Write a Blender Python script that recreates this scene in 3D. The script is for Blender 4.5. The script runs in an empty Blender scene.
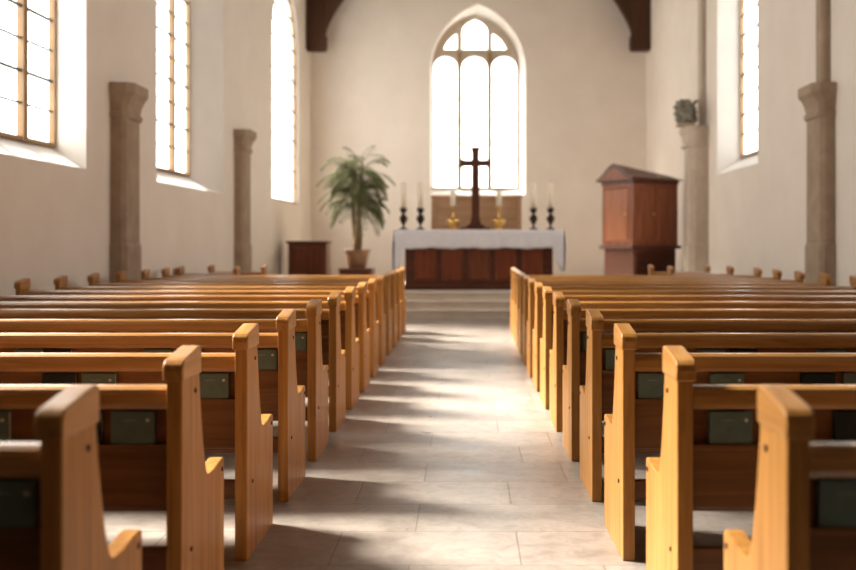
import bpy, bmesh, math, random
from mathutils import Vector, Matrix
from mathutils.geometry import tessellate_polygon
random.seed(7)
S = bpy.context.scene
COL = S.collection
PI = math.pi

# ------------------------------------------------------------------ measured camera
FPX, VX, VY, EYE = 1000.0, 466.0, 244.0, 1.2755
def at(px, py, Y):
    return Vector(((px - VX) / FPX * Y, Y, EYE + (VY - py) / FPX * Y))

# ------------------------------------------------------------------ materials
def new_mat(name):
    m = bpy.data.materials.new(name); m.use_nodes = True
    nt = m.node_tree; b = nt.nodes['Principled BSDF']
    return m, nt, b
def N(nt, t, **kw):
    n = nt.nodes.new(t)
    for k, v in kw.items():
        if k in n.inputs: n.inputs[k].default_value = v
        else: setattr(n, k, v)
    return n
def ramp(nt, stops):
    r = nt.nodes.new('ShaderNodeValToRGB'); e = r.color_ramp.elements
    while len(e) < len(stops): e.new(.5)
    for i, (p, c) in enumerate(stops):
        e[i].position = p; e[i].color = (*c, 1)
    return r
def wood(name, dark, mid, light, axis='z', rough=.38, scale=1.0, coat=.15, spec=.35):
    m, nt, b = new_mat(name)
    tc = N(nt, 'ShaderNodeTexCoord'); mp = N(nt, 'ShaderNodeMapping')
    sc = {'x': (1.2, 22, 22), 'y': (22, 1.2, 22), 'z': (22, 22, 1.2)}[axis]
    mp.inputs['Scale'].default_value = [v * scale for v in sc]
    oi = N(nt, 'ShaderNodeObjectInfo')
    ad = N(nt, 'ShaderNodeVectorMath', operation='ADD')
    ml = N(nt, 'ShaderNodeMath', operation='MULTIPLY'); ml.inputs[1].default_value = 37.0
    nt.links.new(oi.outputs['Random'], ml.inputs[0])
    nt.links.new(tc.outputs['Object'], mp.inputs['Vector'])
    nt.links.new(mp.outputs['Vector'], ad.inputs[0]); nt.links.new(ml.outputs[0], ad.inputs[1])
    n1 = N(nt, 'ShaderNodeTexNoise', Scale=1.0, Detail=6.0, Roughness=.62, Distortion=.6)
    nt.links.new(ad.outputs[0], n1.inputs['Vector'])
    r = ramp(nt, [(.30, dark), (.50, mid), (.72, light)])
    nt.links.new(n1.outputs['Fac'], r.inputs['Fac'])
    nt.links.new(r.outputs['Color'], b.inputs['Base Color'])
    bp = N(nt, 'ShaderNodeBump', Strength=.12, Distance=.004)
    nt.links.new(n1.outputs['Fac'], bp.inputs['Height']); nt.links.new(bp.outputs['Normal'], b.inputs['Normal'])
    b.inputs['Roughness'].default_value = rough
    b.inputs['Specular IOR Level'].default_value = spec
    b.inputs['Coat Weight'].default_value = coat; b.inputs['Coat Roughness'].default_value = .25
    return m
def mottled(name, c1, c2, scale=3.0, rough=.85, bump=.15, dist=.01, detail=6):
    m, nt, b = new_mat(name)
    tc = N(nt, 'ShaderNodeTexCoord')
    n1 = N(nt, 'ShaderNodeTexNoise', Scale=scale, Detail=float(detail), Roughness=.6)
    nt.links.new(tc.outputs['Object'], n1.inputs['Vector'])
    r = ramp(nt, [(.32, c1), (.68, c2)])
    nt.links.new(n1.outputs['Fac'], r.inputs['Fac']); nt.links.new(r.outputs['Color'], b.inputs['Base Color'])
    n2 = N(nt, 'ShaderNodeTexNoise', Scale=scale * 9, Detail=5.0)
    nt.links.new(tc.outputs['Object'], n2.inputs['Vector'])
    bp = N(nt, 'ShaderNodeBump', Strength=bump, Distance=dist)
    nt.links.new(n2.outputs['Fac'], bp.inputs['Height']); nt.links.new(bp.outputs['Normal'], b.inputs['Normal'])
    b.inputs['Roughness'].default_value = rough
    b.inputs['Specular IOR Level'].default_value = .2
    return m
def plain(name, c, rough=.5, metal=0.0, spec=.4):
    m, nt, b = new_mat(name)
    tc = N(nt, 'ShaderNodeTexCoord'); n1 = N(nt, 'ShaderNodeTexNoise', Scale=30.0, Detail=3.0)
    nt.links.new(tc.outputs['Object'], n1.inputs['Vector'])
    r = ramp(nt, [(.3, tuple(v * .88 for v in c)), (.7, tuple(min(1, v * 1.08) for v in c))])
    nt.links.new(n1.outputs['Fac'], r.inputs['Fac']); nt.links.new(r.outputs['Color'], b.inputs['Base Color'])
    b.inputs['Roughness'].default_value = rough; b.inputs['Metallic'].default_value = metal
    b.inputs['Specular IOR Level'].default_value = spec
    return m
M = {}
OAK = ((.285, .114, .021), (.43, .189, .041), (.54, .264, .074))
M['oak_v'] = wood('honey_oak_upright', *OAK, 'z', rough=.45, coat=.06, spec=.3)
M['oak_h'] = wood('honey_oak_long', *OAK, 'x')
M['oak_shade'] = wood('shade_darkened_oak', (.125, .045, .010), (.19, .072, .018), (.26, .105, .029), 'x', .4)  # pew oak darkened for the shade on backs, ledges, seats and foot rails
M['oak_cap'] = wood('honey_oak_cap', *OAK, 'y', rough=.32, coat=.3, spec=.4)
M['oak_rail'] = wood('honey_oak_rail', *OAK, 'x', rough=.22, coat=1.0, spec=.7)
M['peg'] = plain('dark_peg', (.06, .025, .01), .5)
M['plaster'] = mottled('old_plaster', (.825, .745, .66), (.875, .80, .715), 1.3, .9, .12, .01)
M['reveal_lit'] = mottled('daylit_reveal_plaster', (.84, .80, .76), (.89, .855, .81), 1.5, .9, .1, .01)  # wall plaster made whiter to carry the daylight on window reveals
M['stone'] = mottled('tan_sandstone', (.34, .25, .18), (.44, .34, .25), 4, .9, .25, .01)
M['stone_pale'] = mottled('pale_stone', (.50, .42, .34), (.60, .51, .42), 4, .9, .2, .01)
M['step'] = mottled('pale_step_stone', (.60, .52, .44), (.70, .62, .53), 3, .8, .2, .01)
M['stone_dark'] = mottled('weathered_stone', (.13, .12, .09), (.27, .24, .19), 9, .95, .4, .02)
M['mullion'] = mottled('buff_mullion_stone', (.30, .195, .11), (.38, .26, .155), 4, .85, .1, .01)
M['tracery'] = mottled('grey_tracery_stone', (.48, .40, .31), (.58, .49, .39), 4, .85, .1, .01)
M['lead'] = plain('lead_bar', (.06, .055, .05), .6)
M['mahog'] = wood('mahogany_upright', (.085, .022, .010), (.135, .036, .015), (.20, .06, .025), 'z', .36)
M['mahog_h'] = wood('mahogany_long', (.05, .014, .007), (.08, .022, .010), (.12, .034, .015), 'x', .36)
M['cab'] = wood('red_brown_cabinet_wood', (.17, .050, .022), (.25, .078, .034), (.34, .12, .055), 'z', .4)
M['cab_dark'] = wood('dark_cabinet_moulding', (.07, .022, .010), (.11, .034, .016), (.16, .05, .024), 'x', .4)
M['altar_red'] = wood('altar_panel_red_wood', (.10, .022, .008), (.155, .034, .012), (.21, .052, .018), 'z', .36)
M['truss'] = wood('dark_roof_oak', (.045, .018, .008), (.07, .028, .012), (.10, .043, .02), 'z', .7, coat=0)
M['ceil'] = wood('roof_boarding', (.10, .06, .035), (.15, .09, .055), (.2, .125, .08), 'y', .8, coat=0)
M['tan'] = wood('tan_panel_wood', (.40, .23, .125), (.48, .285, .16), (.55, .34, .20), 'x', .55)
M['cross'] = wood('dark_brown_cross_wood', (.055, .018, .009), (.085, .028, .013), (.12, .042, .02), 'z', .4)
M['iron'] = plain('dark_bronze', (.045, .022, .012), .45, .6)
M['brass'] = plain('polished_brass', (.85, .55, .18), .28, 1.0)
M['wax'] = plain('ivory_wax', (.95, .85, .69), .6, 0, .08)
M['wax'].node_tree.nodes['Principled BSDF'].inputs['Subsurface Weight'].default_value = .1
M['wax'].node_tree.nodes['Principled BSDF'].inputs['Subsurface Radius'].default_value = (1.0, .8, .55)
M['wax'].node_tree.nodes['Principled BSDF'].inputs['Subsurface Scale'].default_value = .07
M['wick'] = plain('burnt_wick', (.02, .016, .012), .9)
M['linen'] = mottled('white_linen', (.74, .72, .76), (.80, .78, .82), 12, .9, .05, .003)
M['green'] = plain('green_cloth_cover', (.125, .165, .125), .6)
M['black'] = plain('black_cloth_cover', (.012, .014, .013), .65)
M['paper'] = plain('cream_page_edges', (.70, .62, .48), .9)
M['gilt'] = plain('faded_gilt', (.24, .26, .20), .5)
M['leaf'] = mottled('olive_leaf', (.08, .088, .030), (.155, .165, .065), 3, .85, 0, .001)
M['trunk'] = mottled('plant_trunk_bark', (.14, .09, .05), (.25, .17, .09), 12, .9, .3, .01)
M['pot'] = mottled('brown_pot_clay', (.20, .11, .06), (.29, .165, .09), 6, .7, .2, .01)
M['soil'] = mottled('soil', (.03, .02, .013), (.06, .04, .025), 20, 1, .5, .02)

def floor_mat():
    m, nt, b = new_mat('stone_slab_floor')
    tc = N(nt, 'ShaderNodeTexCoord'); mp = N(nt, 'ShaderNodeMapping')
    mp.inputs['Location'].default_value = (.225, -.25, 0)
    nt.links.new(tc.outputs['Object'], mp.inputs['Vector'])
    br = N(nt, 'ShaderNodeTexBrick')
    br.offset = .42; br.offset_frequency = 2; br.squash = 1.25; br.squash_frequency = 3
    br.inputs['Color1'].default_value = (.345, .292, .252, 1)
    br.inputs['Color2'].default_value = (.43, .37, .322, 1)
    br.inputs['Mortar'].default_value = (.27, .215, .17, 1)
    br.inputs['Scale'].default_value = 1.0
    br.inputs['Mortar Size'].default_value = .0045
    br.inputs['Mortar Smooth'].default_value = .3
    br.inputs['Brick Width'].default_value = .77
    br.inputs['Row Height'].default_value = .465
    nt.links.new(mp.outputs['Vector'], br.inputs['Vector'])
    n1 = N(nt, 'ShaderNodeTexNoise', Scale=2.6, Detail=9.0, Roughness=.68)
    nt.links.new(tc.outputs['Object'], n1.inputs['Vector'])
    r = ramp(nt, [(.30, (.62, .60, .58)), (.5, (.92, .91, .90)), (.72, (1.14, 1.13, 1.12))])
    nt.links.new(n1.outputs['Fac'], r.inputs['Fac'])
    mx = N(nt, 'ShaderNodeMix', data_type='RGBA', blend_type='MULTIPLY')
    mx.inputs[0].default_value = 1.0
    nt.links.new(br.outputs['Color'], mx.inputs[6]); nt.links.new(r.outputs['Color'], mx.inputs[7])
    n3 = N(nt, 'ShaderNodeTexNoise', Scale=11.0, Detail=8.0, Roughness=.7, Distortion=.8)
    nt.links.new(tc.outputs['Object'], n3.inputs['Vector'])
    r3 = ramp(nt, [(.36, (.80, .78, .76)), (.55, (1, 1, 1)), (.75, (1.07, 1.06, 1.05))])
    nt.links.new(n3.outputs['Fac'], r3.inputs['Fac'])
    m3 = N(nt, 'ShaderNodeMix', data_type='RGBA', blend_type='MULTIPLY'); m3.inputs[0].default_value = 1.0
    nt.links.new(mx.outputs[2], m3.inputs[6]); nt.links.new(r3.outputs['Color'], m3.inputs[7])
    nt.links.new(m3.outputs[2], b.inputs['Base Color'])
    r2 = ramp(nt, [(.3, (.26,) * 3), (.7, (.46,) * 3)])
    nt.links.new(n1.outputs['Fac'], r2.inputs['Fac']); nt.links.new(r2.outputs['Color'], b.inputs['Roughness'])
    b.inputs['Specular IOR Level'].default_value = .5
    ad = N(nt, 'ShaderNodeMath', operation='MULTIPLY_ADD'); ad.inputs[1].default_value = -1.5
    nt.links.new(br.outputs['Fac'], ad.inputs[0]); nt.links.new(n1.outputs['Fac'], ad.inputs[2])
    bp = N(nt, 'ShaderNodeBump', Strength=.35, Distance=.006)
    nt.links.new(ad.outputs[0], bp.inputs['Height']); nt.links.new(bp.outputs['Normal'], b.inputs['Normal'])
    return m
M['floor'] = floor_mat()
def glass_mat():
    m = bpy.data.materials.new('leaded_clear_glass'); m.use_nodes = True
    nt = m.node_tree; nt.nodes.clear()
    o = N(nt, 'ShaderNodeOutputMaterial'); t = N(nt, 'ShaderNodeBsdfTransparent'); g = N(nt, 'ShaderNodeBsdfGlossy')
    tc = N(nt, 'ShaderNodeTexCoord'); n1 = N(nt, 'ShaderNodeTexNoise', Scale=2.2, Detail=4.0)
    nt.links.new(tc.outputs['Object'], n1.inputs['Vector'])
    r = ramp(nt, [(.3, (.84, .85, .84)), (.7, (.99, .98, .95))])
    nt.links.new(n1.outputs['Fac'], r.inputs['Fac']); nt.links.new(r.outputs['Color'], t.inputs['Color'])
    g.inputs['Roughness'].default_value = .1
    mx = N(nt, 'ShaderNodeMixShader'); mx.inputs[0].default_value = .04
    nt.links.new(t.outputs[0], mx.inputs[1]); nt.links.new(g.outputs[0], mx.inputs[2])
    nt.links.new(mx.outputs[0], o.inputs[0])
    return m
M['glass'] = glass_mat()

# ------------------------------------------------------------------ mesh helpers
def link(name, bm, mat, parent=None, smooth=False, bevel=0, loc=None, seg=2, angle=35):
    bmesh.ops.recalc_face_normals(bm, faces=bm.faces)
    me = bpy.data.meshes.new(name); bm.to_mesh(me); bm.free()
    o = bpy.data.objects.new(name, me); COL.objects.link(o)
    me.materials.append(mat)
    if smooth:
        for p in me.polygons: p.use_smooth = True
    if parent: o.parent = parent
    if loc is not None: o.location = loc
    if bevel:
        md = o.modifiers.new('bevel', 'BEVEL'); md.width = bevel; md.segments = seg
        md.limit_method = 'ANGLE'; md.angle_limit = math.radians(angle)
    return o
def tag(o, label=None, cat=None, group=None, kind=None):
    if label: o['label'] = label
    if cat: o['category'] = cat
    if group: o['group'] = group
    if kind: o['kind'] = kind
    return o
def empty(name, loc, rz=0.0):
    o = bpy.data.objects.new(name, None); COL.objects.link(o)
    o.location = loc; o.rotation_euler = (0, 0, rz); o.empty_display_size = .1
    return o
def box(bm, x0, x1, y0, y1, z0, z1, mat=None):
    r = bmesh.ops.create_cube(bm, size=1)
    for v in r['verts']:
        v.co = Vector(((x0 + x1) / 2 + v.co.x * (x1 - x0), (y0 + y1) / 2 + v.co.y * (y1 - y0), (z0 + z1) / 2 + v.co.z * (z1 - z0)))
        if mat: v.co = mat @ v.co
    return r['verts']
def B(*a, **k):
    bm = bmesh.new(); box(bm, *a, **k); return bm
def prism(bm, loop3a, loop3b):
    a = [bm.verts.new(p) for p in loop3a]; b = [bm.verts.new(p) for p in loop3b]
    bm.faces.new(a); bm.faces.new(list(reversed(b)))
    n = len(a)
    for i in range(n): bm.faces.new((a[i], a[(i + 1) % n], b[(i + 1) % n], b[i]))
def plate(bm, outer_a, holes_a, outer_b, holes_b, fa, fb):
    """thick plate with holes: 2-D loops on side a and b, mapped to 3-D with fa / fb"""
    def side(outer, holes, f):
        loops = [[Vector((p[0], p[1], 0)) for p in outer]] + [[Vector((p[0], p[1], 0)) for p in h] for h in holes]
        vs = [[bm.verts.new(f(p[0], p[1])) for p in l] for l in loops]
        flat = [v for l in vs for v in l]
        for t in tessellate_polygon(loops):
            try: bm.faces.new([flat[i] for i in t])
            except ValueError: pass
        return vs
    A = side(outer_a, holes_a, fa); C = side(outer_b, holes_b, fb)
    for la, lb in zip(A, C):
        n = len(la)
        for i in range(n):
            try: bm.faces.new((la[i], la[(i + 1) % n], lb[(i + 1) % n], lb[i]))
            except ValueError: pass
def lathe(bm, prof, seg=20, c=(0, 0, 0)):
    rings = []
    for r, z in prof:
        if r < 1e-5: rings.append([bm.verts.new((c[0], c[1], c[2] + z))])
        else: rings.append([bm.verts.new((c[0] + r * math.cos(2 * PI * i / seg), c[1] + r * math.sin(2 * PI * i / seg), c[2] + z)) for i in range(seg)])
    for a, b in zip(rings, rings[1:]):
        for i in range(seg):
            j = (i + 1) % seg
            if len(a) == 1 and len(b) == 1: continue
            if len(a) == 1: bm.faces.new((a[0], b[i], b[j]))
            elif len(b) == 1: bm.faces.new((a[i], a[j], b[0]))
            else: bm.faces.new((a[i], a[j], b[j], b[i]))
    if len(rings[0]) > 1: bm.faces.new(rings[0])
    if len(rings[-1]) > 1: bm.faces.new(rings[-1])
def tube(bm, pts, rad, seg=8):
    pts = [Vector(p) for p in pts]; rings = []
    for i, p in enumerate(pts):
        d = (pts[min(i + 1, len(pts) - 1)] - pts[max(i - 1, 0)]).normalized()
        u = d.cross(Vector((0, 0, 1)))
        if u.length < .01: u = d.cross(Vector((0, 1, 0)))
        u.normalize(); w = d.cross(u)
        r = rad[i] if isinstance(rad, (list, tuple)) else rad
        rings.append([bm.verts.new(p + u * r * math.cos(2 * PI * k / seg) + w * r * math.sin(2 * PI * k / seg)) for k in range(seg)])
    for a, b in zip(rings, rings[1:]):
        for k in range(seg): bm.faces.new((a[k], a[(k + 1) % seg], b[(k + 1) % seg], b[k]))
    bm.faces.new(rings[0]); bm.faces.new(rings[-1])
def copy_tree(o, parent=None):
    c = o.copy(); COL.objects.link(c)
    if parent: c.parent = parent
    for ch in list(o.children): copy_tree(ch, c)
    return c
def arch(c, w, zb, zs, za, n=9):
    """pointed arch outline: starts bottom left, ends bottom right"""
    r = za - zs; k = (r * r - w * w) / (2 * w); R = w + k
    a1 = math.atan2(r, -k)
    L = [(c - w, zb), (c - w, zs)]
    for i in range(1, n + 1):
        a = PI + (a1 - PI) * i / n
        L.append((c + k + R * math.cos(a), zs + R * math.sin(a)))
    Rr = [(2 * c - x, z) for x, z in reversed(L[:-1])]
    return L + Rr

ORD = ['', 'first', 'second', 'third', 'fourth', 'fifth', 'sixth', 'seventh', 'eighth', 'ninth', 'tenth', 'eleventh',
       'twelfth', 'thirteenth', 'fourteenth', 'fifteenth', 'sixteenth']

# ------------------------------------------------------------------ the shell
YB, YF = 26.0, -5.0
TH = .42
def xl(Y): return -4.5 + .035 * (Y - 12.5)
def xr(Y): return 4.62 + .0045 * (Y - 12.5)
def map_left(t):  return lambda u, z: Vector((xl(u) - t, u, z))
def map_right(t): return lambda u, z: Vector((xr(u) + t, u, z))
def map_back(t):  return lambda u, z: Vector((u, YB + t, z))
EAVES = 8.6

def wall(name, u0, u1, z1, openings, mp):
    bm = bmesh.new()
    out = [(u0, -.3), (u1, -.3), (u1, z1), (u0, z1)]
    fa, ga = [], []
    for (f, g) in openings: fa.append(f); ga.append(g)
    plate(bm, out, fa, out, ga, mp(0), mp(TH))
    o = link(name, bm, M['plaster']); o.data.materials.append(M['reveal_lit'])
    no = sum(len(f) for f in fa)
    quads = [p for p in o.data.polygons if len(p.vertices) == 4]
    for p in quads[-no:]: p.material_index = 1      # reveals get the plaster whitened for daylight
    return tag(o, kind='structure')
def opening(f0, f1, g0, g1, zf, zg, zs=5.5, za=7.4, zs2=5.55, za2=7.2):
    return (arch((f0 + f1) / 2, (f1 - f0) / 2, zf, zs, za), arch((g0 + g1) / 2, (g1 - g0) / 2, zg, zs2, za2))
LW = [(4.3, 7.2, 4.4, 7.1), (8.5, 11.9, 8.75, 11.94), (14.35, 17.8, 14.45, 17.08), (21.6, 24.35, 21.6, 24.35)]  # first window is out of view, added to bring daylight to the near pews
RW = [(9.2, 11.3, 9.3, 11.2), (15.87, 18.5, 15.9, 18.3)]  # first window is out of view, added to light the left pew ends
GD = [TH, TH, TH, .10]               # depth of the glazing behind the wall face
LO = [opening(*w, 2.17, 2.42) for w in LW]
RO = [opening(*w, 2.56, 2.84) for w in RW]
LO[3] = opening(*LW[3], 2.24, 2.24, 5.75, 7.4, 5.75, 7.4)
LO[2] = opening(*LW[2], 2.17, 2.42, 5.3, 7.4, 5.05, 7.1)
wall('wall_left', YF, YB + TH, EAVES + .1, LO, map_left)
wall('wall_right', YF, YB + TH, EAVES + .1, RO, map_right)
# east window in the end wall, measured
def X(px, Y): return (px - VX) / FPX * Y
def Z(py, Y): return EYE + (VY - py) / FPX * Y
YG = YB + TH
ef = arch(X(478, YB), (X(525.5, YB) - X(430.5, YB)) / 2, Z(195, YB), Z(70, YB), Z(4, YB))
eg = arch(X(475, YG), (X(518, YG) - X(432, YG)) / 2, Z(189, YG), Z(68, YG), Z(17.5, YG))
wall('wall_back', xl(YB) - .05, xr(YB) + .05, 11.5, [(ef, eg)], map_back)
tag(link('wall_front', B(-6, 6, YF - .3, YF, -.3, 11.5), M['ceil']), kind='structure')
# roof: two boarded slopes
bm = bmesh.new()
mid = .2
for sx in (-1, 1):
    xe = (xl(5) - .9) if sx < 0 else (xr(5) + .9)
    a = [(xe, YF - .3, EAVES - .15), (mid, YF - .3, 11.2), (mid, YF - .3, 11.4), (xe, YF - .3, EAVES + .05)]
    prism(bm, a, [(p[0], YB + .6, p[2]) for p in a])
tag(link('ceiling', bm, M['ceil']), kind='structure')
tag(link('floor', B(-5.6, 5.4, YF - .3, 18.4, -.2, 0), M['floor']), kind='structure')
# chancel: three steps; the top one is the chancel floor
ST = .14
for i, y0 in enumerate((17.2, 17.5, 17.8)):
    y1 = YB + .3 if i == 2 else y0 + .6
    bm = B(xl(18) - .2, xr(18) + .2, y0 + .03, y1, -.1, ST * (i + 1) - .04)
    box(bm, xl(18) - .2, xr(18) + .2, y0, y1, ST * (i + 1) - .04, ST * (i + 1))
    o = link('floor_chancel' if i == 2 else 'trim_%d' % (i + 1), bm, M['step'], bevel=.012)
    tag(o, kind='structure')
PZ = 3 * ST

# ------------------------------------------------------------------ windows
def strip_between(a, b, f0, f1):
    """ring of an arch outline a (outer) and b (inner), thickness from f0 to f1"""
    bm = bmesh.new(); plate(bm, a, [b], a, [b], f0, f1); return bm
def shrink(outline, c, d):
    zs = [p[1] for p in outline]; us = [p[0] for p in outline]
    cz = (min(zs) + max(zs)) / 2; hw = (max(us) - min(us)) / 2; hz = (max(zs) - min(zs)) / 2
    return [(c + (u - c) * (1 - d / hw), cz + (z - cz) * (1 - d / hz)) for u, z in outline]
wcount = 0
def arch_height(outline, u):
    pts = outline
    for (p, q) in zip(pts, pts[1:]):
        if min(p[0], q[0]) <= u <= max(p[0], q[0]) and abs(p[0] - q[0]) > 1e-6:
            return p[1] + (q[1] - p[1]) * (u - p[0]) / (q[0] - p[0])
    return max(p[1] for p in pts)
def side_window(g, mp, nl, fm, TH=TH):
    global wcount; wcount += 1
    us = [p[0] for p in g]; u0, u1 = min(us), max(us); c = (u0 + u1) / 2; zb = g[0][1]
    root = tag(empty('window_%d' % wcount, mp(TH)(c, zb)), kind='structure')
    def put(name, bm, mat):
        o = link(name, bm, mat, root); o.matrix_parent_inverse = Matrix.Translation(-root.location); return o
    put('window_frame', strip_between(g, shrink(g, c, .05), mp(TH - .05), mp(TH + .02)), fm)
    for k in range(1, nl):
        u = u0 + (u1 - u0) * k / nl; top = arch_height(g, u)
        bm = bmesh.new()
        L = [(u - .05, zb), (u + .05, zb), (u + .05, top), (u - .05, top)]
        prism(bm, [mp(TH - .065)(*p) for p in L], [mp(TH + .015)(*p) for p in L])
        put('mullion', bm, fm)
    bm = bmesh.new(); z = zb + .42; k = 0
    while z < max(p[1] for p in g) - .25:
        ok = [u0 + (u1 - u0) * i / 40 for i in range(1, 40) if arch_height(g, u0 + (u1 - u0) * i / 40) > z]
        h = .016 if k % 2 else .011
        L = [(ok[0], z - h), (ok[-1], z - h), (ok[-1], z + h), (ok[0], z + h)]
        prism(bm, [mp(TH - .045)(*p) for p in L], [mp(TH - .015)(*p) for p in L])
        z += .36; k += 1
    put('saddle_bars', bm, M['lead'])
    bm = bmesh.new(); gi = shrink(g, c, .02)
    prism(bm, [mp(TH - .012)(*p) for p in gi], [mp(TH - .006)(*p) for p in gi])
    put('glass', bm, M['glass'])
for w, nl, gd in zip(LO, (4, 4, 3, 1), GD): side_window(w[1], map_left, nl, M['mullion'], gd)
for w, nl in zip(RO, (2, 2)): side_window(w[1], map_right, nl, M['mullion'])
# east window: stone tracery plate with six lights
wcount += 1
ew = tag(empty('window_%d' % wcount, (X(475, YG), YG, Z(189, YG))), kind='structure')
def ewput(name, bm, mat):
    o = link(name, bm, mat, ew); o.matrix_parent_inverse = Matrix.Translation(-ew.location); return o
def P2(px, py): return (X(px, YG), Z(py, YG))
def light(x0, x1, yb, ys, yt):
    c = (x0 + x1) / 2; w = (x1 - x0) / 2; L = [P2(x0, yb)]
    for i in range(13):
        a = PI - PI * i / 12
        L.append(P2(c + w * math.cos(a), ys - (ys - yt) * math.sin(a) ** .9))
    L.append(P2(x1, yb)); return L
lights = [light(433.5, 457.5, 187.5, 69, 57), light(461.5, 487.5, 187.5, 69, 57), light(491.5, 516.5, 187.5, 69, 57),
          [P2(462, 50)] + [P2(*p) for p in ((462, 33), (463, 28), (467, 24), (471, 21.5), (475, 20), (479, 21.5), (483, 24), (486.5, 28), (487.5, 33))] + [P2(487.5, 50)],
          [P2(443.5, 50), P2(445, 46), P2(449, 40), P2(454, 35.5), P2(457, 34), P2(457, 50)],
          [P2(492, 50), P2(492, 34), P2(495.5, 35.5), P2(500.5, 40), P2(504.5, 46), P2(506.5, 50)]]
bm = bmesh.new()
plate(bm, eg, lights, eg, lights, map_back(TH - .10), map_back(TH + .04))
ewput('tracery', bm, M['tracery'])
for x in (459.5, 489.5):
    bm = B(X(x - 2.1, YG), X(x + 2.1, YG), YG - .15, YG - .09, Z(188, YG), Z(53, YG))
    ewput('mullion', bm, M['mullion'])
bm = bmesh.new()
for py in (78, 100, 122, 144, 166):
    box(bm, X(433, YG), X(517, YG), YG - .02, YG - .008, Z(py, YG) - .008, Z(py, YG) + .008)
sb = ewput('saddle_bars', bm, M['tracery'])
bm = bmesh.new(); gi = shrink(eg, X(475, YG), .02)
prism(bm, [map_back(TH - .004)(*p) for p in gi], [map_back(TH + .002)(*p) for p in gi])
ewput('glass', bm, M['glass'])

# ------------------------------------------------------------------ stone wall columns
def column(y0, y1, side, base_z, cap0, cap1, label, prot=.18, us=None, flare=1.0, mat=None):
    mp = map_left if side < 0 else map_right
    yc = (y0 + y1) / 2; hw = (y1 - y0) / 2
    wx = xl(yc) if side < 0 else xr(yc)
    root = empty('stone_column', (wx, yc, base_z))
    mat = mat or M['stone']
    uw = .9 if side < 0 else .42; us = us or (.12 if side < 0 else .62)
    tag(root, label, 'column', 'columns along the side walls')
    def plan(k, kp=None, ch=.30):
        kp = k if kp is None else kp
        h = hw * k; p = prot * kp
        return [(-h, -.02), (-h, p * (1 - ch)), (-h + p * ch * .9, p), (h - p * ch * .9, p), (h, p * (1 - ch)), (h, -.02)]
    def loft(levels):
        bm = bmesh.new(); rings = []
        for (k, kp, z) in levels:
            rings.append([bm.verts.new((-side * q[1], q[0], z - base_z)) for q in plan(k, kp)])
        for a, b in zip(rings, rings[1:]):
            n = len(a)
            for i in range(n): bm.faces.new((a[i], a[(i + 1) % n], b[(i + 1) % n], b[i]))
        bm.faces.new(rings[0]); bm.faces.new(rings[-1]); return bm
    link('base', loft([(1.05, 1.1, base_z), (1.05, 1.1, 1.24), (1.0, 1.0, 1.30)]), mat, root, bevel=.008)
    link('shaft', loft([(1.0, 1.0, 1.30), (.96, 1.0, cap0)]), mat, root, bevel=.012)
    h = cap1 - cap0
    link('capital', loft([(1.0, 1.1, cap0 - .03), (1.04, 1.2, cap0), (1.04, 1.2, cap0 + .04), (.98, 1.06, cap0 + .06), (1.01, 1.15, cap0 + .35 * h),
                          (1.06, 1.35 * (.3 + .7 * flare), cap0 + .55 * h), (1.12, 1.62 * flare, cap0 + .7 * h), (1.12, 1.62 * flare, cap1)]), mat, root, bevel=.01)
    if side > 0: link('upper_shaft', loft([(uw, us, cap1), (uw, us, EAVES - .4)]), mat, root, bevel=.012)
    return root
column(12.63, 13.25, -1, 0, 2.90, 3.32, 'tan stone wall column on the left between the first two windows')
column(18.5, 19.1, -1, PZ, 3.02, 3.40, 'small far tan stone wall column left, beside the last tall window')
column(12.5, 13.1, 1, 0, 2.90, 3.30, 'tan stone wall column on the right, nearest the camera')
C4 = column(19.2, 19.85, 1, PZ, 3.17, 3.55, 'stone wall column on the right with a carved block on its capital', prot=.34, us=.3, flare=.80, mat=M['stone_pale'])
# carved weathered leaf block standing on the capital of that column
root = empty('carved_block', (xr(19.4) - .385, 19.42, 3.553))
tag(root, 'weathered grey green carved stone foliage block standing on the right column capital', 'stone carving')
bm = bmesh.new()
bmesh.ops.create_icosphere(bm, subdivisions=4, radius=1)
for v in bm.verts:
    d = v.co.normalized()
    k = 1 + .16 * math.sin(7 * d.x + 3 * d.z) * math.cos(6 * d.y - 2) + .1 * math.sin(11 * d.z + 5 * d.x)
    v.co = Vector((d.x * .20 * k, d.y * .20 * k, max(-.21, d.z * .26 * k) + .27))
link('carved_body', bm, M['stone_dark'], root, smooth=True)
bm = bmesh.new()
for i in range(14):
    a = i * 2.4; zz = .10 + .028 * i
    bmm = Matrix.Translation((math.cos(a) * .17, math.sin(a) * .15, zz)) @ Matrix.Rotation(a, 4, 'Z') @ Matrix.Rotation(.7, 4, 'Y')
    r = bmesh.ops.create_icosphere(bm, subdivisions=2, radius=1)
    for v in r['verts']:
        v.co = bmm @ Vector((v.co.x * .035 + .03 * v.co.z ** 2, v.co.y * .06, v.co.z * .085))
link('carved_leaves', bm, M['stone_dark'], root, smooth=True)
link('plinth', B(-.16, .16, -.15, .15, 0, .06), M['stone'], root, bevel=.01)

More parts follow.
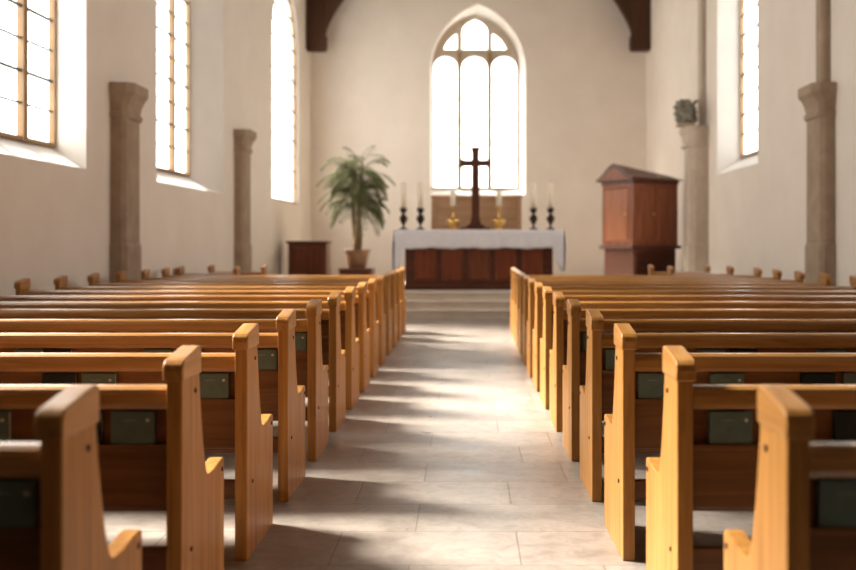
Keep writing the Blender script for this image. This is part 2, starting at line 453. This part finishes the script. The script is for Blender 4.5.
# ------------------------------------------------------------------ roof truss in front of the end wall
YT = 25.45
xa, xb = xl(YT), xr(YT)
root = empty('roof_truss', ((xa + xb) / 2, YT, Z(52, YT)))
tag(root, 'dark oak roof truss with curved braces in front of the end wall', 'roof truss')
def tput(name, bm, bev=.02):
    o = link(name, bm, M['truss'], root, bevel=bev); o.matrix_parent_inverse = Matrix.Translation(-root.location); return o
for s, xw in ((1, xa), (-1, xb)):
    zb = Z(51, YT)
    bm = bmesh.new()
    L = [(xw, zb), (xw + s * .46, zb), (xw + s * .50, zb + .08), (xw + s * .50, zb + .36), (xw + s * .46, zb + .44), (xw + s * .42, EAVES - .1), (xw, EAVES - .1)]
    prism(bm, [(p[0], YT - .17, p[1]) for p in L], [(p[0], YT + .17, p[1]) for p in L]); tput('wall_post', bm)
    bm = bmesh.new(); inner, outer = [], []
    for i in range(17):
        t = i / 16
        zo = zb + .40 + 2.7 * t; xo = xw + s * (.46 + .46 * (2.7 * t / .92) ** 1.45)
        inner.append((xo, zo))
        outer.append((xo - s * min(.55, .12 + (xo - xw) * s - .36), zo + .45 * t))
    L = inner + list(reversed(outer))
    prism(bm, [(p[0], YT - .12, p[1]) for p in L], [(p[0], YT + .12, p[1]) for p in L]); tput('curved_brace', bm, 0)
tput('collar_beam', B(xa + 2.2, xb - 2.2, YT - .14, YT + .14, Z(51, YT) + 3.0, Z(51, YT) + 3.35))

# ------------------------------------------------------------------ pews
PT = .05
def make_pew(s, L):
    root = empty('church_pew', (0, 0, 0))
    def end(x0):
        prof = [(0, 0), (0, .86), (.200, .86), (.217, .76), (.240, .66), (.262, .585), (.280, .535), (.294, .508), (.312, .494), (.34, .489),
                (.41, .492), (.50, .503), (.53, .503), (.54, .493), (.54, 0)]
        bm = bmesh.new()
        prism(bm, [(s * x0, d, z) for d, z in prof], [(s * (x0 + PT), d, z) for d, z in prof])
        link('end_panel', bm, M['oak_v'], root, bevel=.005)
        cp = [(-.012, .850), (-.015, .884), (-.010, .902), (.004, .914), (.03, .920), (.175, .941), (.196, .942), (.207, .935), (.209, .915), (.209, .850)]
        bm = bmesh.new()
        prism(bm, [(s * (x0 - .006), d, z) for d, z in cp], [(s * (x0 + PT + .008), d, z) for d, z in cp])
        link('end_cap', bm, M['oak_cap'], root, bevel=.013, seg=4, angle=28)
    end(0); end(L - PT)
    bm = bmesh.new()
    for d, z in ((.15, .80), (.505, .465), (.10, .30)):
        r = bmesh.ops.create_cone(bm, segments=12, radius1=.008, radius2=.008, depth=.006, cap_ends=True,
                                  matrix=Matrix.Translation((s * -.001, d, z)) @ Matrix.Rotation(PI / 2, 4, 'Y'))
    pegs = [((.15, .80)), ((.505, .465)), ((.10, .30))]
    bm.free()
    for d, z in pegs:
        bm = bmesh.new()
        bmesh.ops.create_cone(bm, segments=12, radius1=.0085, radius2=.0085, depth=.006, cap_ends=True,
                              matrix=Matrix.Translation((s * -.001, d, z)) @ Matrix.Rotation(PI / 2, 4, 'Y'))
        link('peg', bm, M['peg'], root)
    def long(name, prof, mat, x0=PT, x1=L - PT, bev=.004):
        bm = bmesh.new()
        prism(bm, [(s * x0, d, z) for d, z in prof], [(s * x1, d, z) for d, z in prof])
        return link(name, bm, mat, root, bevel=bev)
    long('top_rail', [(.025, .760), (.020, .775), (.020, .805), (.026, .820), (.040, .829), (.060, .832), (.080, .829), (.093, .820), (.098, .805), (.098, .775), (.092, .755), (.07, .752), (.05, .752)], M['oak_rail'], bev=0)
    long('backrest', [(.058, .44), (.058, .755), (.082, .755), (.082, .44)], M['oak_shade'])
    long('book_ledge', [(.026, .632), (.026, .648), (.058, .648), (.058, .632)], M['oak_shade'], bev=.002)
    long('seat', [(.082, .425), (.082, .452), (.46, .462), (.485, .455), (.49, .442), (.48, .430), (.46, .427)], M['oak_shade'])
    long('foot_rail', [(.10, .22), (.10, .30), (.135, .30), (.135, .22)], M['oak_shade'])
    return root
Y0, PITCH, NP = 2.18, .92, 14
RX = [.70, .655, .63, .622, .618, .612, .61, .61, .61, .615, .62, .63, .64, .65, .66]
LL, RL = 3.42, 3.53
protoL, protoR = make_pew(-1, LL), make_pew(1, RL)
for side, proto in ((-1, protoL), (1, protoR)):
    for n in range(1, NP + 1):
        o = proto if n == 1 else copy_tree(proto)
        o.location = (-.88 if side < 0 else RX[n - 1], Y0 + PITCH * (n - 1), 0)
        sd = 'left' if side < 0 else 'right'
        where = {NP: 'last row before the chancel steps'}.get(n, '%s row from the camera' % ORD[n])
        if n == 1: where = 'row nearest the camera'
        tag(o, 'honey oak pew %s of the aisle, %s' % (sd, where), 'pew', 'oak pews %s of the aisle' % sd)

# short side pews by the walls, in front of the full rows
shL, shR = make_pew(-1, .90), make_pew(1, .95)
for o, X_, row, sd, ab in ((shL, -3.45, 15, 'left', 'behind the last full row'), (None, -3.22, 16, 'left', 'nearest the chest'),
                           (shR, 3.08, 15, 'right', 'behind the last full row'), (None, 2.95, 16, 'right', 'nearest the cabinet')):
    o = o or copy_tree(shL if sd == 'left' else shR)
    o.location = (X_, Y0 + PITCH * (row - 1), 0)
    tag(o, 'short oak side pew by the %s wall, %s' % (sd, ab), 'pew', 'short side pews by the walls')

# hymn books standing on the ledges of the pew backs
def make_book(col, emblem=True):
    root = empty('hymn_book', (0, 0, 0))
    w, h, t = .135, .10, .024
    bm = bmesh.new()
    box(bm, -w / 2, w / 2, -t / 2, -t / 2 + .003, 0, h); box(bm, -w / 2, w / 2, t / 2 - .003, t / 2, 0, h)
    box(bm, -w / 2, -w / 2 + .003, -t / 2 + .003, t / 2 - .003, 0, h)
    link('cover', bm, col, root)
    link('page_block', B(-w / 2 + .003, w / 2 - .004, -t / 2 + .003, t / 2 - .003, .003, h - .003), M['paper'], root)
    if emblem:
        bm = bmesh.new()
        bmesh.ops.create_cone(bm, segments=14, radius1=.006, radius2=.006, depth=.002, cap_ends=True,
                              matrix=Matrix.Translation((.048, -t / 2 - .0008, h - .026)) @ Matrix.Rotation(PI / 2, 4, 'X'))
        link('cover_dot', bm, M['paper'], root)
        link('title_line', B(-.03, .012, -t / 2 - .001, -t / 2, h - .028, h - .024), M['gilt'], root)
    return root
greenb, blackb = make_book(M['green']), make_book(M['black'], False)
first = {'g': True, 'b': True}
# (row, side, [(kind, distance from the aisle end)])
BK = [(1, -1, 'g.14 b.31'), (1, 1, 'g.15'), (2, -1, 'g.165 b.33 g.62'), (2, 1, 'g.175 b.57'), (3, -1, 'g.15 g.61 b.77 g1.10'), (3, 1, 'g.135 g.43 b.80 g.97'),
      (4, -1, 'g.13 b.50 g.66 b1.15 g1.3'), (4, 1, 'g.14 g.60 b.76 g1.20'), (5, -1, 'g.13 b.60 g.76 g1.3 b1.8'), (5, 1, 'g.14 b.62 g.8 g1.4')]
for row, side, spec in BK:
    items = spec.split()
    for k, it in enumerate(items):
        kind, d = it[0], float(it[1:])
        src = greenb if kind == 'g' else blackb
        o = src if first[kind] else copy_tree(src); first[kind] = False
        bx = (-.88 if side < 0 else RX[row - 1]) + side * d
        o.location = (bx, Y0 + PITCH * (row - 1) + .0440, .6495)
        colr = 'green' if kind == 'g' else 'black'
        sd = 'left' if side < 0 else 'right'
        same = [i for i in items if i[0] == kind]
        if len(same) == 1: pos = 'only %s one' % colr
        elif len(same) > 1: pos = '%s %s from aisle' % (ORD[same.index(it) + 1], colr)
        rw = 'nearest %s pew' % sd if row == 1 else '%s %s pew' % (ORD[row], sd)
        tag(o, '%s hymn book on %s, %s' % (colr, rw, pos), 'book', 'hymn books on the pew backs')

# ------------------------------------------------------------------ altar and what stands on it
AY0, AY1 = 18.6, 19.7
AX0, AX1 = X(404, AY0), X(554, AY0)
ATOP = Z(229.5, AY0) - .012
root = empty('altar', ((AX0 + AX1) / 2, (AY0 + AY1) / 2, PZ))
tag(root, 'dark mahogany altar with red brown panels on the chancel steps', 'altar')
hx, hy, hh = (AX1 - AX0) / 2, (AY1 - AY0) / 2, ATOP - PZ
link('body', B(-hx + .02, hx - .02, -hy + .02, hy - .02, 0, hh - .06), M['mahog_h'], root, bevel=.01)
link('top_slab', B(-hx - .10, hx + .10, -hy - .03, hy + .03, hh - .06, hh), M['mahog_h'], root, bevel=.01)
link('plinth', B(-hx - .01, hx + .01, -hy - .01, hy + .01, 0, .09), M['mahog_h'], root, bevel=.008)
pw = (2 * hx - .30) / 5
for i in range(5):
    x0 = -hx + .15 + pw * i
    bm = bmesh.new()
    a = [(x0 + .05, .17), (x0 + pw - .05, .17), (x0 + pw - .05, hh - .20), (x0 + .05, hh - .20)]
    b = [(x0 + .09, .21), (x0 + pw - .09, .21), (x0 + pw - .09, hh - .24), (x0 + .09, hh - .24)]
    prism(bm, [(p[0], -hy + .02, p[1]) for p in a], [(p[0], -hy - .012, p[1]) for p in b])
    link('panel', bm, M['altar_red'] if i != 2 else M['mahog'], root, bevel=.004)
# cloth
Zt = ATOP
bm = bmesh.new()
hw = (X(565, AY0) - X(390, AY0)) / 2 - .06
cx = (AX0 + AX1) / 2
nx, rows = 72, []
def hang(u):  # drop of the front edge by position
    k = max(0.0, min(1.0, (abs(u) - (AX1 - AX0) / 2 - .0) / .07))
    return .335 + .010 * math.sin(u * 9) + .006 * math.sin(u * 23) + .40 * k * (1 - .12 * math.sin(u * 60))
prof = []
vs = {}
cols = [-hw + 2 * hw * i / nx for i in range(nx + 1)]
yb = AY1 + .01 - (AY0 + AY1) / 2; yf = AY0 - .045 - (AY0 + AY1) / 2
for i, x in enumerate(cols):
    pts = [(yb, .004), (yb * .4, .005), (yf * .5, .005), (yf + .02, .005), (yf, -.006)]
    for k in range(1, 7):
        t = k / 6
        pts.append((yf - .012 * t - .016 * t * math.sin(x * 11 + 1) - .008 * t * math.sin(x * 27), -.006 - hang(x) * t))
    for j, (y, z) in enumerate(pts): vs[(i, j)] = bm.verts.new((x, y, z))
nj = 11
for i in range(nx):
    for j in range(nj - 1): bm.faces.new((vs[(i, j)], vs[(i + 1, j)], vs[(i + 1, j + 1)], vs[(i, j + 1)]))
# side drops with folds
for s in (-1, 1):
    edge = 0 if s < 0 else nx
    prev = [vs[(edge, j)] for j in range(5)]
    ny = 20
    ys = [yb + (yf - yb) * i / ny for i in range(ny + 1)]
    grid = []
    for k in range(0, 9):
        t = k / 8; row = []
        for i, y in enumerate(ys):
            f = .05 * t * math.sin(i * 1.5 + s) + .03 * t * math.sin(i * .7)
            row.append(bm.verts.new((s * (hw + .012 + .035 * min(1, t * 2.2) * (1 - .45 * t) + f * .25), y - .02 * t * (1 if i == ny else 0), .004 - .012 * min(1, k) - (.72 + .05 * math.sin(i * .9)) * t)))
        grid.append(row)
    for k in range(8):
        for i in range(ny): bm.faces.new((grid[k][i], grid[k][i + 1], grid[k + 1][i + 1], grid[k + 1][i]))
    # close the gap to the top with a strip
    top = [bm.verts.new((s * hw, y, .005)) for y in ys]
    for i in range(ny): bm.faces.new((top[i], top[i + 1], grid[0][i + 1], grid[0][i]))
bmesh.ops.remove_doubles(bm, verts=bm.verts, dist=.002)
o = link('altar_cloth', bm, M['linen'], smooth=True, loc=(cx, (AY0 + AY1) / 2, Zt))
md = o.modifiers.new('thick', 'SOLIDIFY'); md.thickness = .006; md.offset = 1
tag(o, 'white linen altar cloth draped over the dark altar, hanging lower at the sides', 'tablecloth')
TOP = ATOP + .012

# tan panel at the back of the altar
YR = AY1 - .12
root = empty('reredos', (X(476.5, YR), YR, TOP))
tag(root, 'low tan wooden panel at the back of the altar under the end window', 'reredos')
w = (X(522, YR) - X(431, YR)) / 2; h = Z(195.5, YR) - TOP
link('board', B(-w + .03, w - .03, -.03, .03, 0, h - .04), M['tan'], root, bevel=.004)
link('top_moulding', B(-w, w, -.055, .05, h - .06, h), M['tan'], root, bevel=.01)
for s in (-1, 1): link('side_stile', B(s * (w - .06) - .05, s * (w - .06) + .05, -.045, .04, 0, h - .06), M['tan'], root, bevel=.006)
link('bottom_rail', B(-w + .11, w - .11, -.04, -.03, 0, .07), M['tan'], root, bevel=.003)

# cross
YC = 18.98
root = empty('altar_cross', (X(475.5, YC), YC, TOP))
tag(root, 'tall dark wooden cross standing in the middle of the altar', 'cross')
H = Z(147, YC) - TOP; az = Z(163.3, YC) - TOP
bm = bmesh.new()
for hw_, z0, z1 in ((.27, 0, .045), (.17, .045, .09)): box(bm, -hw_, hw_, -hw_ * .7, hw_ * .7, z0, z1)
L = [(-.12, .09), (.12, .09), (.09, .16), (.075, .26), (-.075, .26), (-.09, .16)]
prism(bm, [(p[0], -.07, p[1]) for p in L], [(p[0], .07, p[1]) for p in L])
link('base', bm, M['cross'], root, bevel=.008)
def post_shape(w0, w1):
    return [(-w0, .26), (w0, .26), (w1, H - .09), (w1 + .018, H - .05), (w1 + .018, H), (-w1 - .018, H), (-w1 - .018, H - .05), (-w1, H - .09)]
bm = bmesh.new(); L = post_shape(.075, .07)
prism(bm, [(p[0], -.04, p[1]) for p in L], [(p[0], .04, p[1]) for p in L]); link('upright', bm, M['cross'], root, bevel=.006)
aw = X(491, YC) - X(475.5, YC)
L = [(-aw, -.075), (-aw + .05, -.075), (-aw + .09, -.056), (aw - .09, -.056), (aw - .05, -.075), (aw, -.075), (aw, .075), (aw - .05, .075), (aw - .09, .056), (-aw + .09, .056), (-aw + .05, .075), (-aw, .075)]
bm = bmesh.new()
prism(bm, [(p[0], -.044, az + p[1]) for p in L], [(p[0], .044, az + p[1]) for p in L]); link('crossbar', bm, M['cross'], root, bevel=.006)

# candlesticks
def stick(name, prof, mat, px, Y, label, cat='candlestick', group=None, parts=None):
    root = empty(name, (X(px, Y), Y, TOP)); tag(root, label, cat, group)
    for pn, pr in prof:
        bm = bmesh.new(); lathe(bm, pr, 24); link(pn, bm, mat, root, smooth=True)
    return root
def candle(px, Y, z0, r, h, label, group):
    root = empty('candle', (X(px, Y), Y, z0)); tag(root, label, 'candle', group)
    bm = bmesh.new(); lathe(bm, [(r, 0), (r, h - .012), (r * .9, h - .003), (r * .6, h - .006), (0, h - .012)], 20); link('wax_body', bm, M['wax'], root, smooth=True)
    bm = bmesh.new(); tube(bm, [(0, 0, h - .012), (.002, 0, h + .008), (.006, 0, h + .02)], .003, 6); link('wick', bm, M['wick'], root)
YK = 19.0
zc = Z(208, YK) - TOP
dark_parts = [('foot', [(0, 0), (.085, 0), (.088, .012), (.06, .03), (.025, .05), (.018, .075), (0, .075)]),
              ('knop', [(0, .075), (.02, .075), (.022, .10), (.05, .145), (.076, .20), (.078, .225), (.055, .265), (.026, .30), (.022, .315), (0, .315)]),
              ('drip_pan', [(0, .315), (.03, .315), (.06, .345), (.068, zc - .005), (.06, zc), (0, zc)])]
for px, lab in ((403.5, 'dark bronze candlestick at the far left of the altar'), (420.5, 'dark bronze candlestick second from the left, beside the tan panel'),
                (533.5, 'dark bronze candlestick just right of the tan panel'), (550.5, 'dark bronze candlestick at the far right of the altar')):
    stick('candlestick', dark_parts, M['iron'], px, YK, lab, group='candlesticks on the altar')
    candle(px, YK, TOP + zc, .048, Z(182, YK) - Z(208, YK) - .01, lab.replace('dark bronze candlestick', 'tall ivory candle in the dark candlestick'), 'candles on the altar')
zi = Z(206, YK) - TOP
brass_parts = [('foot', [(0, 0), (.075, 0), (.078, .012), (.055, .03), (.028, .045), (0, .045)]),
               ('cup', [(0, .045), (.03, .045), (.08, .075), (.12, .13), (.13, .185), (.12, .192), (.04, .188), (0, .188)]),
               ('stem', [(0, .188), (.022, .188), (.016, .22), (.028, .25), (.016, .28), (.02, zi - .03), (.05, zi - .01), (.052, zi), (0, zi)])]
for px, lab in ((453, 'brass candlestick with a round cup left of the cross'), (499, 'brass candlestick with a round cup right of the cross')):
    stick('candlestick', brass_parts, M['brass'], px, YK, lab, group='candlesticks on the altar')
    candle(px, YK, TOP + zi, .05, Z(191, YK) - Z(206, YK), lab.replace('brass candlestick with a round cup', 'short ivory candle in the brass holder'), 'candles on the altar')

# ------------------------------------------------------------------ tall plant in a pot on a dark stand
YP = 21.6
px0 = X(357, YP)
root = empty('plant_stand', (px0, YP, PZ))
tag(root, 'low dark wooden plant stand under the tall potted plant', 'plant stand')
sh = Z(268, YP) - PZ
link('stand_top', B(-.36, .36, -.36, .36, sh - .05, sh), M['mahog_h'], root, bevel=.01)
for sx in (-1, 1):
    for sy in (-1, 1): link('leg', B(sx * .31 - .035, sx * .31 + .035, sy * .31 - .035, sy * .31 + .035, 0, sh - .05), M['mahog'], root, bevel=.006)
for sx in (-1, 1):
    link('side_board', B(sx * .31 - .02, sx * .31 + .02, -.275, .275, sh - .30, sh - .05), M['mahog_h'], root)
    link('side_board', B(-.275, .275, sx * .31 - .02, sx * .31 + .02, sh - .30, sh - .05), M['mahog_h'], root)
root = empty('potted_palm', (px0, YP, PZ + sh))
tag(root, 'tall drooping green plant in a brown pot left of the altar', 'potted plant')
ph = .40
bm = bmesh.new(); lathe(bm, [(0, 0), (.17, 0), (.20, .04), (.25, .26), (.27, .36), (.29, .37), (.29, ph), (.26, ph), (.25, ph - .06), (0, ph - .06)], 28)
link('pot', bm, M['pot'], root, smooth=True)
bm = bmesh.new(); lathe(bm, [(0, ph - .06), (.249, ph - .06), (.2, ph - .03), (0, ph - .02)], 20); link('soil', bm, M['soil'], root, smooth=True)
zt = Z(183, YP) - PZ - sh
rnd = random.Random(3)
for k in range(3):
    a = k * 2.1; bm = bmesh.new(); pts = []
    for i in range(10):
        t = i / 9; r = .06 + .05 * t
        pts.append((r * math.cos(a + 2.2 * t), r * math.sin(a + 2.2 * t), ph - .05 + (zt - ph + .25 + .12 * k) * t))
    tube(bm, pts, [.05 - .02 * i / 9 for i in range(10)], 9); link('stem', bm, M['trunk'], root, smooth=True)
bm = bmesh.new()
ztop = Z(141, YP) - PZ - sh
for k in range(150):
    a = rnd.uniform(0, 2 * PI); e = rnd.uniform(-.2, 1.4)
    base = Vector((.10 * math.cos(a), .10 * math.sin(a), zt + rnd.uniform(-.6, .42)))
    Lf = rnd.uniform(.65, 1.0) * (.95 if e < .9 else .75)
    pos = base.copy(); d = Vector((math.cos(a) * math.cos(e), math.sin(a) * math.cos(e), math.sin(e)))
    pts = []
    n = 16
    for i in range(n + 1):
        pts.append(pos.copy()); pos += d * Lf / n
        d = (d + Vector((0, 0, -.135 - .02 * i / n))).normalized()
    for i in range(n):
        if pts[i].z > ztop: continue
        t = (pts[i + 1] - pts[i]).normalized(); side = t.cross(Vector((0, 0, 1)))
        if side.length < .05: side = Vector((math.sin(a), -math.cos(a), 0))
        side.normalize()
        # rachis
        q = side * .004
        bm.faces.new([bm.verts.new(p) for p in (pts[i] - q, pts[i] + q, pts[i + 1] + q, pts[i + 1] - q)])
        if i < 2: continue
        ll = .17 * math.sin(PI * (i + 1) / (n + 2)) * rnd.uniform(.8, 1.15) + .03
        for s in (-1, 1):
            dirv = (side * s * .75 + t * .6 + Vector((0, 0, -.30))).normalized()
            wv = dirv.cross(Vector((rnd.uniform(-.3, .3), rnd.uniform(-.3, .3), 1))).normalized() * .011
            p0 = pts[i]; p1 = p0 + dirv * ll * .5; p2 = p0 + (dirv + Vector((0, 0, -.35))).normalized() * ll
            v = [bm.verts.new(p) for p in (p0, p1 + wv, p2, p1 - wv)]
            bm.faces.new(v)
link('fronds', bm, M['leaf'], root)

# ------------------------------------------------------------------ low dark chest by the left wall
YH = 22.0
x0, x1 = X(287, YH), X(327, YH)
root = empty('wooden_chest', ((x0 + x1) / 2, YH + .35, PZ))
tag(root, 'low dark red wooden chest on the floor left of the potted plant', 'chest')
w = (x1 - x0) / 2; h = Z(241, YH) - PZ
link('body', B(-w + .02, w - .02, -.33, .33, .07, h - .06), M['mahog'], root, bevel=.008)
link('plinth', B(-w, w, -.35, .35, 0, .08), M['mahog_h'], root, bevel=.008)
link('lid', B(-w - .02, w + .02, -.37, .35, h - .06, h), M['mahog_h'], root, bevel=.012)
for i in range(2):
    xx = -w + .06 + i * (w - .03)
    bm = bmesh.new()
    a = [(xx + .02, .14), (xx + w - .11, .14), (xx + w - .11, h - .13), (xx + .02, h - .13)]
    b = [(xx + .05, .17), (xx + w - .14, .17), (xx + w - .14, h - .16), (xx + .05, h - .16)]
    prism(bm, [(p[0], -.33, p[1]) for p in a], [(p[0], -.35, p[1]) for p in b]); link('panel', bm, M['mahog'], root)

# ------------------------------------------------------------------ red-brown cabinet turned in the right corner
YQ = 20.0
near = at(633, 244, YQ)
W = 1.15
ang = math.radians(26)          # right face runs off at this angle from +X
root = empty('corner_cabinet', (near.x, near.y, PZ), ang)
tag(root, 'red brown wooden cabinet with a curved pediment standing askew right of the altar', 'cabinet')
# local: x along the right face, y along the left face; near corner at the origin
zl = Z(246.5, YQ) - PZ          # waist moulding
zcor = Z(181, YQ) - PZ          # bottom of the cornice
link('lower_cabinet', B(.05, W - .05, .05, W - .05, .08, zl - .05), M['cab_dark'], root, bevel=.008)
link('plinth', B(.02, W - .02, .02, W - .02, 0, .09), M['cab_dark'], root, bevel=.008)
link('waist_moulding', B(-.03, W + .03, -.03, W + .03, zl - .05, zl + .02), M['cab_dark'], root, bevel=.015)
link('upper_cabinet', B(.02, W - .02, .02, W - .02, zl + .02, zcor), M['cab'], root, bevel=.008)
def panel_on(face, a0, a1, z0, z1, name, mat, lift=.02, inset=.03, p=None):
    bm = bmesh.new()
    A = [(a0, z0), (a1, z0), (a1, z1), (a0, z1)]; Bq = [(a0 + inset, z0 + inset), (a1 - inset, z0 + inset), (a1 - inset, z1 - inset), (a0 + inset, z1 - inset)]
    f = (lambda a, z, d: (a, .02 - d, z)) if face == 'r' else (lambda a, z, d: (.02 - d, a, z))
    prism(bm, [f(*q, 0) for q in A], [f(*q, lift) for q in Bq]); return link(name, bm, mat, p or root)
m1 = wood('lit_cabinet_door_wood', (.26, .085, .034), (.36, .125, .05), (.45, .175, .08), 'z', .4)  # cabinet wood lightened for the light falling on the left face
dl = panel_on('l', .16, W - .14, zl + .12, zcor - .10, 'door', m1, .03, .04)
dr1 = panel_on('r', .10, W * .5 - .02, zl + .12, zcor - .10, 'door', M['cab'], .03, .04)
dr2 = panel_on('r', W * .5 + .02, W - .10, zl + .12, zcor - .10, 'door', M['cab'], .03, .04)
bm = bmesh.new(); bmesh.ops.create_uvsphere(bm, u_segments=10, v_segments=8, radius=.022, matrix=Matrix.Translation((W * .5 - .08, -.03, (zl + zcor) / 2)))
link('knob', bm, M['brass'], dr1, smooth=True)
bm = bmesh.new(); bmesh.ops.create_uvsphere(bm, u_segments=10, v_segments=8, radius=.022, matrix=Matrix.Translation((-.03, .24, (zl + zcor) / 2)))
link('knob', bm, M['brass'], dl, smooth=True)
panel_on('r', .16, W - .16, .16, zl - .12, 'lower_panel', M['cab_dark'], .0, .03)
link('frieze', B(.0, W, .0, W, zcor - .04, zcor + .03), M['cab_dark'], root, bevel=.01)
# roof: ogee gable on the left face, running back and down along the right face
def og(i, n, k):
    t = i / n; u = abs(2 * t - 1)
    s = (1 - u); hgt = .06 + .30 * (s * s * (3 - 2 * s)) ** .9
    y = -.06 + (W + .12) * t
    return y, zcor + .03 + hgt * k
bm = bmesh.new(); n = 24
rings = []
for x, k in ((-.07, 1.0), (W + .05, .42)):
    top = [(x, *og(i, n, k)) for i in range(n + 1)]
    lp = [(x, -.06, zcor + .03)] + top + [(x, W + .06, zcor + .03)]
    rings.append(lp)
prism(bm, rings[0], rings[1]); link('pediment_roof', bm, M['cab_dark'], root)
bm = bmesh.new()
lp0 = [(-.062, og(i, n, .72)[0] * .84 + W * .08, og(i, n, .72)[1]) for i in range(n + 1)]
lp = [(-.07, lp0[0][1], zcor + .05)] + [(-.07, p[1], p[2]) for p in lp0] + [(-.07, lp0[-1][1], zcor + .05)]
prism(bm, lp, [(-.082, p[1], p[2]) for p in lp]); link('pediment_panel', bm, M['cab'], root)

# ------------------------------------------------------------------ light
W_ = bpy.data.worlds.new('daylight'); S.world = W_; W_.use_nodes = True
bg = W_.node_tree.nodes['Background']
bg.inputs['Color'].default_value = (1.0, .985, .965, 1); bg.inputs['Strength'].default_value = 4.2
def portal(c, w, h, rot):
    l = bpy.data.lights.new('window_portal', 'AREA'); l.shape = 'RECTANGLE'; l.size = w; l.size_y = h
    l.cycles.is_portal = True
    o = bpy.data.objects.new('window_portal', l); COL.objects.link(o); o.location = c; o.rotation_euler = rot
for w, gd in zip(LW, GD):
    c = (w[2] + w[3]) / 2; portal((xl(c) - gd - .06, c, 4.85), 4.9, w[3] - w[2] + .15, (0, -PI / 2, 0))
for w in RW:
    c = (w[2] + w[3]) / 2; portal((xr(c) + TH + .06, c, 4.95), 4.6, w[3] - w[2] + .15, (0, PI / 2, 0))
portal((X(475, YG), YG + .08, (Z(189, YG) + Z(17, YG)) / 2), 2.5, Z(17, YG) - Z(189, YG) + .2, (-PI / 2, 0, 0))
sun = bpy.data.lights.new('sun', 'SUN'); sun.energy = 20.0; sun.angle = math.radians(17); sun.color = (1.0, .96, .91)
so = bpy.data.objects.new('sun', sun); COL.objects.link(so)
el = math.radians(41); az_ = math.radians(-23)
d = Vector((math.cos(el) * math.cos(az_), math.cos(el) * math.sin(az_), -math.sin(el)))
so.rotation_euler = d.to_track_quat('-Z', 'Y').to_euler(); so.location = (-15, 20, 14)

# ------------------------------------------------------------------ camera
cam = bpy.data.cameras.new('camera'); co = bpy.data.objects.new('camera', cam); COL.objects.link(co)
co.location = (0, 0, EYE); co.rotation_euler = (PI / 2, 0, 0)
cam.sensor_width = 36; cam.lens = 36 * FPX / 856
cam.shift_x = (428 - VX) / 856; cam.shift_y = (VY - 285) / 856
cam.clip_start = .05; cam.clip_end = 200
cam.dof.use_dof = True; cam.dof.focus_distance = 4.9; cam.dof.aperture_fstop = 1.7
S.camera = co
S.view_settings.view_transform = 'Standard'; S.view_settings.look = 'None'
S.view_settings.gamma = 1; S.view_settings.use_curve_mapping = False
S.view_settings.exposure = 0.75
S.cycles.use_denoising = True
S.cycles.max_bounces = 12; S.cycles.diffuse_bounces = 8; S.cycles.transparent_max_bounces = 12
S.cycles.sample_clamp_indirect = 10
